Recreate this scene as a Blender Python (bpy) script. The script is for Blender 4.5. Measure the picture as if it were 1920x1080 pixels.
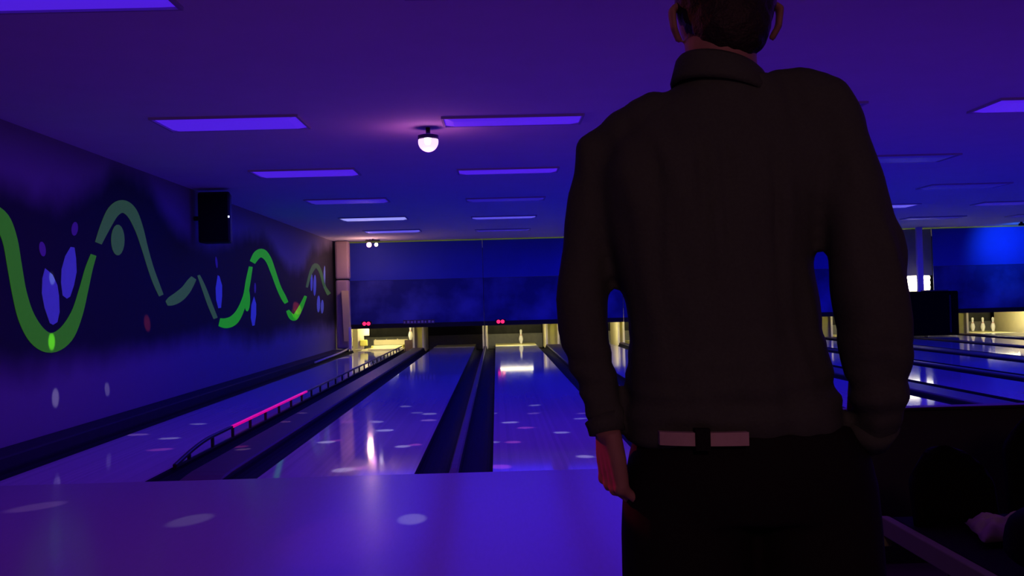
import bpy, bmesh, math, random
from mathutils import Vector, Matrix, noise
random.seed(7)
PI = math.pi
scene = bpy.context.scene
for o in list(bpy.data.objects):
    bpy.data.objects.remove(o, do_unlink=True)
C = scene.collection

# ------------------------------------------------------------------ camera
F = 1906.0
CAM_Z = 1.16
VPX, VPY, SLOPE = 931.0, 565.0, 0.026
wy = Vector(((VPX-960)/F, -(VPY-540)/F, -1.0)).normalized()
wx = Vector((1.0, SLOPE, 0.0)); wx = (wx - wx.dot(wy)*wy).normalized()
wz = wx.cross(wy)
M3 = Matrix((wx, wy, wz))
cam_data = bpy.data.cameras.new('camera')
cam_data.sensor_width = 36.0
cam_data.lens = F/1920*36.0
cam_data.clip_end = 200
cam = bpy.data.objects.new('camera', cam_data)
cam.matrix_world = Matrix.Translation((0, 0, CAM_Z)) @ M3.to_4x4()
C.objects.link(cam)
scene.camera = cam

def ray(x, y):
    return M3 @ Vector(((x-960)/F, -(y-540)/F, -1.0))
def at_y(x, y, Y):            # photo pixel -> point on the upright plane at distance Y
    d = ray(x, y); t = Y/d.y
    return Vector((d.x*t, Y, CAM_Z+d.z*t))
def at_x(x, y, X):            # photo pixel -> point on a side wall
    d = ray(x, y); t = X/d.x
    return Vector((X, d.y*t, CAM_Z+d.z*t))
def at_z(x, y, Z):            # photo pixel -> point on a level surface
    d = ray(x, y); t = (Z-CAM_Z)/d.z
    return Vector((d.x*t, d.y*t, Z))

# ------------------------------------------------------------------ world, exposure
world = bpy.data.worlds.new('hall_ambient'); scene.world = world
world.use_nodes = True
bg = world.node_tree.nodes['Background']
bg.inputs['Color'].default_value = (0.62, 0.10, 0.55, 1)
bg.inputs['Strength'].default_value = 0.07
scene.view_settings.view_transform = 'Standard'
scene.view_settings.look = 'None'
scene.view_settings.exposure = 0.0
scene.view_settings.gamma = 1.0
scene.view_settings.use_curve_mapping = False
# added unseen warm lamp behind the camera, lights the person's back
cl = bpy.data.lights.new('added_back_lamp', 'AREA'); cl.shape = 'DISK'; cl.size = 0.5; cl.energy = 21; cl.color = (1.0, 0.36, 0.42)
cl_o = bpy.data.objects.new('added_back_lamp', cl); cl_o.location = (0.2, -2.6, 2.45)
cl_o.rotation_euler = (Vector((0.4, 1.7, 1.1))-Vector((0.2, -2.6, 2.45))).to_track_quat('-Z', 'Y').to_euler(); C.objects.link(cl_o)
BLACKLIGHT = 26.5              # power of every ceiling blacklight

# ------------------------------------------------------------------ helpers
def s2l(r, g, b):
    f = lambda c: (c/255)/12.92 if c/255 <= 0.04045 else ((c/255+0.055)/1.055)**2.4
    return (f(r), f(g), f(b), 1.0)

MATS = {}
def mat(name, col, rough=0.6, spec=0.5, metal=0.0, emit=None, estr=0.0, noise_scale=None, noise_amt=0.15, bump=0.0, stretch=(1, 1, 1)):
    if name in MATS: return MATS[name]
    m = bpy.data.materials.new(name); m.use_nodes = True
    nt = m.node_tree; b = nt.nodes['Principled BSDF']
    b.inputs['Base Color'].default_value = (*col[:3], 1)
    b.inputs['Roughness'].default_value = rough
    b.inputs['Specular IOR Level'].default_value = spec
    b.inputs['Metallic'].default_value = metal
    if emit is not None:
        b.inputs['Emission Color'].default_value = (*emit[:3], 1)
        b.inputs['Emission Strength'].default_value = estr
    if noise_scale:
        tc = nt.nodes.new('ShaderNodeTexCoord'); mp = nt.nodes.new('ShaderNodeMapping')
        mp.inputs['Scale'].default_value = stretch
        n = nt.nodes.new('ShaderNodeTexNoise'); n.inputs['Scale'].default_value = noise_scale
        n.inputs['Detail'].default_value = 4
        nt.links.new(tc.outputs['Object'], mp.inputs['Vector']); nt.links.new(mp.outputs['Vector'], n.inputs['Vector'])
        mx = nt.nodes.new('ShaderNodeMix'); mx.data_type = 'RGBA'
        mx.inputs['A'].default_value = (*[c*(1-noise_amt) for c in col[:3]], 1)
        mx.inputs['B'].default_value = (*[min(1, c*(1+noise_amt)) for c in col[:3]], 1)
        nt.links.new(n.outputs['Fac'], mx.inputs['Factor'])
        nt.links.new(mx.outputs['Result'], b.inputs['Base Color'])
        if bump:
            bp = nt.nodes.new('ShaderNodeBump'); bp.inputs['Strength'].default_value = bump
            bp.inputs['Distance'].default_value = 0.01
            nt.links.new(n.outputs['Fac'], bp.inputs['Height']); nt.links.new(bp.outputs['Normal'], b.inputs['Normal'])
    MATS[name] = m
    return m

def obj(name, bm, m, parent=None, smooth=False, bevel=0.0):
    me = bpy.data.meshes.new(name)
    bmesh.ops.recalc_face_normals(bm, faces=bm.faces[:])
    bm.to_mesh(me); bm.free()
    if smooth:
        for p in me.polygons: p.use_smooth = True
    if m: me.materials.append(m)
    o = bpy.data.objects.new(name, me); C.objects.link(o)
    if parent: o.parent = parent
    if bevel:
        md = o.modifiers.new('bevel', 'BEVEL'); md.width = bevel; md.segments = 2; md.limit_method = 'ANGLE'
    return o
def empty(name, loc=(0, 0, 0), rz=0.0):
    o = bpy.data.objects.new(name, None); C.objects.link(o)
    o.location = loc; o.rotation_euler = (0, 0, rz); o.empty_display_size = 0.1
    return o
def tag(o, label, cat, group=None, kind=None):
    o['label'] = label; o['category'] = cat
    if group: o['group'] = group
    if kind: o['kind'] = kind
    return o
def struct(o, label=None):
    o['kind'] = 'structure'
    if label: o['label'] = label
    return o
def bx(bm, x0, x1, y0, y1, z0, z1):
    v = [bm.verts.new(p) for p in ((x0,y0,z0),(x1,y0,z0),(x1,y1,z0),(x0,y1,z0),(x0,y0,z1),(x1,y0,z1),(x1,y1,z1),(x0,y1,z1))]
    for f in ((0,3,2,1),(4,5,6,7),(0,1,5,4),(1,2,6,5),(2,3,7,6),(3,0,4,7)): bm.faces.new([v[i] for i in f])
    return bm
def box(name, x0, x1, y0, y1, z0, z1, m, parent=None, bevel=0.0):
    return obj(name, bx(bmesh.new(), x0, x1, y0, y1, z0, z1), m, parent, bevel=bevel)
def lathe(bm, prof, seg=20, c=(0, 0, 0), axis='z'):
    rings = []
    for r, h in prof:
        ring = []
        for i in range(seg):
            a = 2*PI*i/seg; p = (r*math.cos(a), r*math.sin(a), h)
            if axis == 'x': p = (p[2], p[0], p[1])
            if axis == 'y': p = (p[0], p[2], p[1])
            ring.append(bm.verts.new((p[0]+c[0], p[1]+c[1], p[2]+c[2])))
        rings.append(ring)
    for a, b in zip(rings, rings[1:]):
        for i in range(seg): bm.faces.new((a[i], a[(i+1) % seg], b[(i+1) % seg], b[i]))
    bm.faces.new(rings[0][::-1]); bm.faces.new(rings[-1])
    return bm
def tube(bm, pts, rad, seg=10):
    """tapered tube through pts; rad is a number or list; each radius may be (side, other)"""
    pts = [Vector(p) for p in pts]; n = len(pts)
    rings = []; up = None
    for i, p in enumerate(pts):
        t = (pts[min(i+1, n-1)]-pts[max(i-1, 0)]).normalized()
        ref = Vector((0, 1, 0)) if abs(t.y) < 0.9 else Vector((1, 0, 0))
        u = t.cross(ref).normalized(); v = u.cross(t).normalized()
        r = rad[i] if isinstance(rad, (list, tuple)) else rad
        ru, rv = r if isinstance(r, (tuple, list)) else (r, r)
        rings.append([bm.verts.new(p+u*ru*math.cos(2*PI*k/seg)+v*rv*math.sin(2*PI*k/seg)) for k in range(seg)])
    for a, b in zip(rings, rings[1:]):
        for k in range(seg): bm.faces.new((a[k], a[(k+1) % seg], b[(k+1) % seg], b[k]))
    bm.faces.new(rings[0][::-1]); bm.faces.new(rings[-1])
    return bm
def ball(bm, c, r, seg=14, rings=9):
    if not isinstance(r, (tuple, list)): r = (r, r, r)
    mtx = Matrix.Translation(c) @ Matrix.Diagonal((r[0], r[1], r[2], 1))
    bmesh.ops.create_uvsphere(bm, u_segments=seg, v_segments=rings, radius=1, matrix=mtx)
    return bm
def spot(name, loc, target, col, power, size, parent, blend=0.4, radius=0.01):
    l = bpy.data.lights.new(name, 'SPOT'); l.energy = power; l.color = col
    l.spot_size = size; l.spot_blend = blend; l.shadow_soft_size = radius
    o = bpy.data.objects.new(name, l); C.objects.link(o)
    d = Vector(target)-Vector(loc)
    o.rotation_euler = d.to_track_quat('-Z', 'Y').to_euler()
    if parent:
        o.parent = parent; o.location = Vector(loc)-parent.location
    else: o.location = loc
    return o
ORD = ['first','second','third','fourth','fifth','sixth','seventh','eighth','ninth','tenth','eleventh']

# ------------------------------------------------------------------ measures
CEIL = 2.75
FOUL = 6.94
LANE_END = 26.3
DECK_END = 27.9
MASK_Y = 25.6
LW = 1.067; GW = 0.235; WIDE = 0.76; NARROW = 0.535
WALL_X = -4.0
lanes = []
x = -3.484
for k in range(11):
    lanes.append(x)
    x += LW + (WIDE if k == 0 else NARROW if k == 1 else 0.82 if k % 2 == 0 else 0.59)
RIGHT_X = lanes[-1]+LW+GW+0.3

# ------------------------------------------------------------------ materials
def lane_material():
    m = bpy.data.materials.new('lacquered_lane_boards'); m.use_nodes = True
    nt = m.node_tree; b = nt.nodes['Principled BSDF']
    tc = nt.nodes.new('ShaderNodeTexCoord'); sp = nt.nodes.new('ShaderNodeSeparateXYZ')
    nt.links.new(tc.outputs['Object'], sp.inputs[0])
    mul = nt.nodes.new('ShaderNodeMath'); mul.operation = 'MULTIPLY'; mul.inputs[1].default_value = 39/1.067
    fl = nt.nodes.new('ShaderNodeMath'); fl.operation = 'FLOOR'
    wn = nt.nodes.new('ShaderNodeTexWhiteNoise'); wn.noise_dimensions = '1D'
    nt.links.new(sp.outputs['X'], mul.inputs[0]); nt.links.new(mul.outputs[0], fl.inputs[0]); nt.links.new(fl.outputs[0], wn.inputs['W'])
    mx = nt.nodes.new('ShaderNodeMix'); mx.data_type = 'RGBA'
    mx.inputs['A'].default_value = (0.40, 0.39, 0.46, 1); mx.inputs['B'].default_value = (0.46, 0.45, 0.52, 1)
    nt.links.new(wn.outputs['Value'], mx.inputs['Factor']); nt.links.new(mx.outputs['Result'], b.inputs['Base Color'])
    b.inputs['Roughness'].default_value = 0.06
    b.inputs['Specular IOR Level'].default_value = 0.30
    return m
M_LANE = lane_material()
M_FLOOR = mat('approach_finish', (0.33, 0.31, 0.34), 0.20, 0.16, noise_scale=60, noise_amt=0.05, stretch=(1, 0.15, 1))
M_MATTE = mat('matte_black', (0.004, 0.004, 0.004), 0.9, 0.04)
M_CEIL = mat('ceiling_paint', (0.76, 0.72, 0.76), 0.9, 0.2, noise_scale=3, noise_amt=0.05)
M_GUTTER = mat('black_gutter_plastic', (0.010, 0.009, 0.014), 0.7, 0.05)
M_CAP = mat('dark_capping_wood', (0.075, 0.045, 0.050), 0.45, 0.15, noise_scale=20, noise_amt=0.2)
M_LEDGE = mat('black_ledge_paint', (0.026, 0.026, 0.040), 0.7, 0.1, noise_scale=8, noise_amt=0.2)
M_BLACK = mat('black_plastic', (0.008, 0.008, 0.009), 0.5, 0.3)
M_RAIL = mat('dark_bumper_rail', (0.02, 0.014, 0.018), 0.45, 0.4)
M_CREAM = mat('cream_painted_wood', (0.78, 0.70, 0.42), 0.55, 0.3, noise_scale=6, noise_amt=0.1)
M_YELLOW = mat('yellow_green_board', (0.62, 0.56, 0.10), 0.6, 0.3, noise_scale=6, noise_amt=0.12)
M_DECK = mat('pin_deck_wood', (0.80, 0.74, 0.36), 0.35, 0.4, noise_scale=8, noise_amt=0.1)
M_PIN = mat('white_pin_coating', (0.9, 0.89, 0.86), 0.25, 0.5)
M_CURTAIN = mat('black_pit_curtain', (0.07, 0.07, 0.065), 0.9, 0.1, noise_scale=10, noise_amt=0.2)
M_CUSHION = mat('grey_pit_cushion', (0.22, 0.22, 0.20), 0.9, 0.1, noise_scale=12, noise_amt=0.2)
M_SHEET = mat('grey_sheet', (0.30, 0.32, 0.28), 0.8, 0.2, noise_scale=5, noise_amt=0.1)
M_POST = mat('violet_post_paint', (0.55, 0.45, 0.75), 0.6, 0.3)

# ------------------------------------------------------------------ setting: floor, ceiling, walls
box('floor', WALL_X, RIGHT_X, -4.0, FOUL, -0.16, 0.0, M_FLOOR)
struct(bpy.data.objects['floor'], 'glossy violet lit bowling approach floor')
under = box('floor_base', WALL_X, RIGHT_X, FOUL, 30, -0.30, -0.16, M_BLACK); struct(under)
ceil = box('ceiling', WALL_X-0.2, RIGHT_X+0.2, -4.0, 30, CEIL, CEIL+0.15, M_CEIL); struct(ceil, 'flat pale ceiling lit violet')
wr = box('wall_right', RIGHT_X, RIGHT_X+0.2, -4.0, 30, -0.3, CEIL, M_CEIL); struct(wr)
wb = box('wall_back', WALL_X, RIGHT_X, 29.8, 30, -0.3, CEIL, M_BLACK); struct(wb)

def wall_material():
    """pale paint with the mural's soft-edged black sprayed background"""
    m = bpy.data.materials.new('sprayed_mural_wall'); m.use_nodes = True
    nt = m.node_tree; b = nt.nodes['Principled BSDF']; L = nt.links
    b.inputs['Roughness'].default_value = 0.75; b.inputs['Specular IOR Level'].default_value = 0.25
    tc = nt.nodes.new('ShaderNodeTexCoord'); sp = nt.nodes.new('ShaderNodeSeparateXYZ')
    L.new(tc.outputs['Object'], sp.inputs[0])
    n = nt.nodes.new('ShaderNodeTexNoise'); n.inputs['Scale'].default_value = 1.6; n.inputs['Detail'].default_value = 3
    L.new(tc.outputs['Object'], n.inputs['Vector'])
    up_px = [(0,345),(90,372),(150,365),(190,340),(230,315),(270,345),(310,400),(370,455),(440,452),(490,440),(530,490),(555,505),(585,470),(622,462)]
    lo_px = [(0,690),(90,690),(160,672),(230,668),(300,655),(360,640),(420,632),(480,640),(540,622),(580,618),(622,612)]
    Y0, Y1 = 7.5, 26.0
    def curve(pxs):
        mr = nt.nodes.new('ShaderNodeMapRange'); mr.inputs['From Min'].default_value = Y0; mr.inputs['From Max'].default_value = Y1
        L.new(sp.outputs['Y'], mr.inputs['Value'])
        fc = nt.nodes.new('ShaderNodeFloatCurve'); cv = fc.mapping.curves[0]
        P = sorted([((q.y-Y0)/(Y1-Y0), q.z/CEIL) for q in (at_x(px, py, WALL_X) for px, py in pxs)])
        while len(cv.points) < len(P): cv.points.new(0.5, 0.5)
        for pt, (a, c) in zip(cv.points, P): pt.location = (min(1, max(0, a)), min(1, max(0, c)))
        fc.mapping.update(); L.new(mr.outputs[0], fc.inputs['Value'])
        mu = nt.nodes.new('ShaderNodeMath'); mu.operation = 'MULTIPLY'; mu.inputs[1].default_value = CEIL
        L.new(fc.outputs[0], mu.inputs[0]); return mu.outputs[0]
    def sub(a, c):
        s = nt.nodes.new('ShaderNodeMath'); s.operation = 'SUBTRACT'; L.new(a, s.inputs[0]); L.new(c, s.inputs[1]); return s.outputs[0]
    wob = nt.nodes.new('ShaderNodeMapRange'); wob.inputs['To Min'].default_value = -0.14; wob.inputs['To Max'].default_value = 0.14
    L.new(n.outputs['Fac'], wob.inputs['Value'])
    zz = nt.nodes.new('ShaderNodeMath'); zz.operation = 'ADD'; L.new(sp.outputs['Z'], zz.inputs[0]); L.new(wob.outputs[0], zz.inputs[1])
    def soft(v, w):
        r = nt.nodes.new('ShaderNodeMapRange'); r.interpolation_type = 'SMOOTHSTEP'
        r.inputs['From Min'].default_value = -w; r.inputs['From Max'].default_value = w; L.new(v, r.inputs['Value']); return r.outputs[0]
    a = soft(sub(curve(up_px), zz.outputs[0]), 0.20); c = soft(sub(zz.outputs[0], curve(lo_px)), 0.22)
    mu = nt.nodes.new('ShaderNodeMath'); mu.operation = 'MULTIPLY'; L.new(a, mu.inputs[0]); L.new(c, mu.inputs[1])
    mx = nt.nodes.new('ShaderNodeMix'); mx.data_type = 'RGBA'
    mx.inputs['A'].default_value = (0.22, 0.19, 0.26, 1); mx.inputs['B'].default_value = (0.018, 0.020, 0.022, 1)
    L.new(mu.outputs[0], mx.inputs['Factor']); L.new(mx.outputs['Result'], b.inputs['Base Color'])
    return m
wl = box('wall_left', WALL_X-0.2, WALL_X, -4.0, 30, -0.3, CEIL, wall_material())
struct(wl, 'violet lit side wall with black sprayed mural band')

# ------------------------------------------------------------------ ceiling blacklights
cols = [-2.22, 0.18, 2.53, 4.87, 7.20, 9.60, 11.95]
rows = [5.04, 8.72, 12.08, 15.45, 18.75, 22.1]
M_TFRAME = mat('troffer_frame', (0.45, 0.42, 0.5), 0.6, 0.3)
M_REFL = mat('troffer_reflector', (0.6, 0.58, 0.65), 0.5, 0.3)
PANEL = {}
def panel_mat(key, rgb, k):
    return mat('blacklight_diffuser_'+key, (0.3, 0.2, 0.5), 0.5, 0.3, emit=s2l(*rgb), estr=k)
violet = panel_mat('violet', (74, 28, 214), 0.92); dim = panel_mat('dim', (52, 30, 180), 0.75)
faint = panel_mat('faint', (44, 30, 165), 0.55); white = panel_mat('white', (150, 150, 240), 1.0); pale = panel_mat('pale', (90, 80, 215), 0.9)
off = panel_mat('off', (26, 20, 120), 0.55)
style = {(4,5): faint, (3,5): faint, (0,0): violet, (1,0): violet, (1,1): violet, (2,0): violet, (2,1): violet, (3,0): dim, (3,1): faint, (4,0): white, (4,1): pale, (5,0): pale, (5,1): faint, (4,4): pale, (1,3): violet}
ROWN = ['sixth','fifth','fourth','third','second','first']
for ri, ry in enumerate(rows):
    for ci, cx in enumerate(cols):
        ry_ = ry*(1.02 if ci == 1 and ri > 0 else 1.0)
        t = empty('ceiling_blacklight', (cx, ry_, CEIL))
        tag(t, f'flat violet ceiling light, {ROWN[ri]} row from the pin end, {ORD[ci]} column from the mural wall', 'ceiling light', 'violet ceiling lights')
        bm = bmesh.new(); hx, hy, w = 0.615, (0.22 if ci == 1 else 0.31), 0.02
        bx(bm, -hx, hx, -hy, -hy+w, -0.02, 0.0); bx(bm, -hx, hx, hy-w, hy, -0.02, 0.0)
        bx(bm, -hx, -hx+w, -hy+w, hy-w, -0.02, 0.0); bx(bm, hx-w, hx, -hy+w, hy-w, -0.02, 0.0)
        obj('frame', bm, M_TFRAME, t)
        bm = bmesh.new()
        q = [(-hx+w, -hy+w, -0.004), (hx-w, -hy+w, -0.004), (hx-w, hy-w, -0.004), (-hx+w, hy-w, -0.004)]
        q2 = [(-hx+0.1, -hy+0.1, -0.03), (hx-0.1, -hy+0.1, -0.03), (hx-0.1, hy-0.1, -0.03), (-hx+0.1, hy-0.1, -0.03)]
        a = [bm.verts.new(p) for p in q]; c = [bm.verts.new(p) for p in q2]
        for i in range(4): bm.faces.new((a[i], a[(i+1) % 4], c[(i+1) % 4], c[i]))
        bm.faces.new(c[::-1]); bm.faces.new(a)
        obj('diffuser', bm, style.get((ri, ci), violet if ri == 0 else off), t)
        l = bpy.data.lights.new('blacklight', 'AREA'); l.shape = 'RECTANGLE'; l.size = 2.0; l.size_y = 2.6
        near = max(0.0, (12.0-ry)/5.0)
        l.color = (0.013+0.165*near, 0.016+0.006*near, 1.0-0.2*near); l.energy = BLACKLIGHT*(0.72 if ri == 0 else 0.92 if ri == 1 else 1.0)
        lo = bpy.data.objects.new('blacklight', l); C.objects.link(lo); lo.parent = t; lo.location = (0, 0, -0.04)

# ------------------------------------------------------------------ lanes, gutters, dividers
def gutter_mesh(x0, x1, y0, y1):
    bm = bmesh.new(); n = 10; mid = (x0+x1)/2; h = (x1-x0)/2
    prof = [(x0, -0.15), (x0, 0.0)] + [(mid-h*0.94*math.cos(PI*i/n), -0.012-0.085*math.sin(PI*i/n)) for i in range(n+1)] + [(x1, 0.0), (x1, -0.15)]
    a = [bm.verts.new((p[0], y0, p[1])) for p in prof]; b = [bm.verts.new((p[0], y1, p[1])) for p in prof]
    k = len(prof)
    for i in range(k): bm.faces.new((a[i], a[(i+1) % k], b[(i+1) % k], b[i]))
    bm.faces.new(a[::-1]); bm.faces.new(b)
    return bm
for k, lx in enumerate(lanes):
    where = 'beside the mural wall' if k == 0 else 'from the mural wall'
    t = empty('bowling_lane', (lx, FOUL, 0))
    tag(t, f'glossy blue lit bowling lane, {ORD[k]} {where}', 'bowling lane', 'bowling lanes')
    e_ = (LANE_END if k else 25.2)-FOUL
    box('lane_surface', 0, LW, 0.002, e_, -0.15, 0, M_LANE, t)
    box('pin_deck', 0, LW, e_, DECK_END-FOUL, -0.15, 0.004, M_DECK, t)
    for g in (-GW, LW):
        obj('gutter', gutter_mesh(g+0.001, g+GW-0.001, 0.002, MASK_Y-FOUL+0.55), M_GUTTER, t, smooth=False)
def cap_mesh(x0, x1, y0, y1, z, nose=0.25):
    """flat capping strip with a rounded nose and eased edges"""
    bm = bmesh.new(); e = min(0.012, (x1-x0)*0.3)
    rings = []
    for y, zz in ((y0, 0.001), (y0+nose*0.4, z*0.7), (y0+nose, z), (y1, z)):
        rings.append([bm.verts.new(p) for p in ((x0, y, -0.15), (x0, y, max(zz-e, 0)), (x0+e, y, zz), (x1-e, y, zz), (x1, y, max(zz-e, 0)), (x1, y, -0.15))])
    for a, b in zip(rings, rings[1:]):
        for i in range(6): bm.faces.new((a[i], a[(i+1) % 6], b[(i+1) % 6], b[i]))
    bm.faces.new(rings[0][::-1]); bm.faces.new(rings[-1])
    return bm
for k in range(len(lanes)-1):
    x0 = lanes[k]+LW+GW; x1 = lanes[k+1]-GW
    o = obj('lane_divider', cap_mesh(x0, x1, FOUL+0.002, MASK_Y+0.55, 0.022), M_CAP)
    wd = 'wide' if k % 2 == 0 else 'narrow'
    tag(o, f'{wd} dark capping strip between the {ORD[k]} and {ORD[k+1]} lanes from the mural wall', 'lane divider', 'lane capping strips')
o = obj('side_ledge', cap_mesh(WALL_X+0.002, lanes[0]-GW, FOUL-6.5, MASK_Y-1.0, 0.09, 0.02), M_LEDGE)
tag(o, 'long low dark ledge running along the foot of the mural wall', 'ledge')
o = obj('side_ledge', cap_mesh(lanes[-1]+LW+GW, RIGHT_X-0.002, FOUL, MASK_Y-1.0, 0.09, 0.02), M_LEDGE)
tag(o, 'long low dark ledge beyond the eleventh lane from the mural wall', 'ledge')

# ------------------------------------------------------------------ bumper rail on lane one
M_PINK = mat('rail_painted_red_light', (0.75, 0.03, 0.30), 0.4, 0.4, emit=s2l(215, 0, 95), estr=0.85)  # red light falling on the rail, put into its colour and glow
RX = lanes[0]+LW+0.03
br = empty('bumper_rail', (RX, 7.55, 0))
tag(br, 'dark bumper rail on short posts with a painted pink glow, right of the first lane', 'bumper rail')
def rail_z(y): 
    t = min(1, max(0, (y-7.5)/1.0)); return 0.03+0.085*math.sin(t*PI/2)
def rail_part(name, ys, m, w=0.030, h=0.022, lift=0):
    bm = bmesh.new(); rings = []
    for y in ys:
        z = rail_z(y)+lift
        rings.append([bm.verts.new((RX+dx-RX, y-7.55, z+dz)) for dx, dz in ((-w/2, -h), (w/2, -h), (w/2, -0.004), (w/4, 0), (-w/4, 0), (-w/2, -0.004))])
    for a, b in zip(rings, rings[1:]):
        for i in range(6): bm.faces.new((a[i], a[(i+1) % 6], b[(i+1) % 6], b[i]))
    bm.faces.new(rings[0][::-1]); bm.faces.new(rings[-1])
    return obj(name, bm, m, br)
rail_part('rail', [7.5+i*0.1 for i in range(11)]+[9.1], M_RAIL)
rail_part('rail', [9.1, 12.65], M_PINK, 0.034, 0.020)['label'] = 'stretch of rail with painted pink glow'
rail_part('rail', [12.65, 18, 25.3], M_RAIL)
box('base_rail', -0.012, 0.012, -0.05, 25.3-7.55, 0.0, 0.012, M_RAIL, br)
y = 7.85
while y < 25.2:
    z = rail_z(y)-0.02
    box('post', -0.011, 0.011, y-7.55-0.014, y-7.55+0.014, 0.012, z, M_RAIL, br)
    y += 0.645

# ------------------------------------------------------------------ mural (flat painted pieces on the wall)
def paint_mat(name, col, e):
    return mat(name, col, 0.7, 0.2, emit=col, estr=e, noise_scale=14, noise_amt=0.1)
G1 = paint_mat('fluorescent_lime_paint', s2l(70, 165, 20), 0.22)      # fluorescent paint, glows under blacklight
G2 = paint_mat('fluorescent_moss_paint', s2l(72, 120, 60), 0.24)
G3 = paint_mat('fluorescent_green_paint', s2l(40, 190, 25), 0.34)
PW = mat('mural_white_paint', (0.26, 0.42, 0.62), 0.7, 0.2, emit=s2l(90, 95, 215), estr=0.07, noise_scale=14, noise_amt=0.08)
PH = mat('mural_pink_paint', (0.30, 0.20, 0.34), 0.7, 0.2, noise_scale=14, noise_amt=0.1)
mural = empty('wall_mural', (WALL_X, 14, 0))
tag(mural, 'glowing green wave mural with pale bowling pins painted along the side wall', 'mural')
def flat(name, pxs, m, thick=0.004, lift=0.0):
    bm = bmesh.new()
    P = [at_x(px, py, WALL_X) for px, py in pxs]
    a = [bm.verts.new((0.0005+lift, p.y-14, p.z)) for p in P]; b = [bm.verts.new((thick+lift, p.y-14, p.z)) for p in P]
    n = len(P)
    for i in range(n): bm.faces.new((a[i], a[(i+1) % n], b[(i+1) % n], b[i]))
    bm.faces.new(b); bm.faces.new(a[::-1])
    bmesh.ops.triangulate(bm, faces=[f for f in bm.faces if len(f.verts) > 4])
    return obj(name, bm, m, mural)
def smooth_line(pts, n=5):
    out = []
    for i in range(len(pts)-1):
        p0 = pts[max(i-1, 0)]; p1 = pts[i]; p2 = pts[i+1]; p3 = pts[min(i+2, len(pts)-1)]
        for k in range(n):
            t = k/n
            out.append(tuple(0.5*(2*p1[j]+(p2[j]-p0[j])*t+(2*p0[j]-5*p1[j]+4*p2[j]-p3[j])*t*t+(3*p1[j]-p0[j]-3*p2[j]+p3[j])*t**3) for j in range(3)))
    out.append(tuple(pts[-1])); return out
def ribbon(pts, m):
    s = smooth_line(pts); lft = []; rgt = []
    for i, (x_, y_, w) in enumerate(s):
        a = s[max(i-1, 0)]; b = s[min(i+1, len(s)-1)]
        dx, dy = b[0]-a[0], b[1]-a[1]; L = math.hypot(dx, dy) or 1
        nx, ny = -dy/L, dx/L
        lft.append((x_+nx*w/2, y_+ny*w/2)); rgt.append((x_-nx*w/2, y_-ny*w/2))
    bm = bmesh.new(); T = 0.004
    def V(p, d):
        q = at_x(p[0], p[1], WALL_X); return bm.verts.new((d, q.y-14, q.z))
    r = [[V(a, 0.0005), V(a, T), V(b, T), V(b, 0.0005)] for a, b in zip(lft, rgt)]
    for a, b in zip(r, r[1:]):
        for i in range(4): bm.faces.new((a[i], a[(i+1) % 4], b[(i+1) % 4], b[i]))
    bm.faces.new(r[0][::-1]); bm.faces.new(r[-1])
    return obj('wave_stroke', bm, m, mural)
def oval(cx, cy, rx, ry, rot=0, n=18):
    out = []
    for i in range(n):
        a = 2*PI*i/n; u, v = rx*math.cos(a), ry*math.sin(a)
        out.append((cx+u*math.cos(rot)-v*math.sin(rot), cy+u*math.sin(rot)+v*math.cos(rot)))
    return out
ribbon([(-24,392,30),(2,412,31),(18,450,28),(27,500,27),(36,550,27),(49,595,31),(70,630,36),(95,643,37),(122,628,32),(143,590,22),(156,545,17),(166,505,14),(175,478,11)], G1)
ribbon([(184,456,13),(197,425,19),(212,397,23),(229,387,24),(246,398,21),(260,428,16),(271,465,12),(282,502,11),(292,530,11),(302,554,9)], G2)
ribbon([(312,569,9),(320,565,17),(334,557,20),(347,545,18),(357,530,15),(363,521,11)], G2)
ribbon([(372,516,5),(382,540,8),(393,570,9),(404,597,8)], G2)
ribbon([(411,604,15),(424,606,19),(438,600,18),(450,583,13),(460,555,9),(465,527,9),(470,500,7)], G3)
flat('drip', oval(463, 562, 5.5, 22, 0.0), G3, lift=0.001)
ribbon([(473,492,11),(482,478,15),(492,475,16),(503,487,12),(512,510,10),(522,538,9),(531,557,10),(537,568,8)], G3)
ribbon([(539,582,6),(546,593,11),(553,595,11),(562,580,9),(568,567,7),(573,555,5)], G3)
ribbon([(575,539,4),(582,513,6),(591,498,9),(600,508,6),(608,536,5),(617,552,8)], G2)
flat('oval_spot', oval(220.5, 450, 12.5, 29, 0.0), G2)
def mural_pin(body, head):
    flat('mural_pin_body', body, PW)
    if head: flat('mural_pin_head', head, PH)
mural_pin([(84,503),(79,522),(78,550),(83,577),(93,606),(99,609),(107,604),(111,585),(110,555),(107,535),(98,515)], oval(79,467,6,14,-0.15))
mural_pin([(132,463),(122,480),(115,505),(114,530),(117,554),(125,560),(131,556),(138,535),(143,510),(142,485),(139,464)], oval(139.5,429,6,13,0.1))
mural_pin([(408,516),(404,540),(405,562),(409,578),(414,577),(416,555),(416,535),(411,518)], oval(405.5,492,2,11,-0.1))
mural_pin([(476,556),(471,572),(470,596),(473,611),(477,610),(480,590),(480,570)], oval(478,540,1.8,10))
for e in ((590,535,2.6,20),(597,570,3,16),(604,575,2.8,13),(584,530,2,16),(608,520,1.8,22)):
    flat('mural_pin_body', oval(*e, 0.02, 12), PW)

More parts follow.
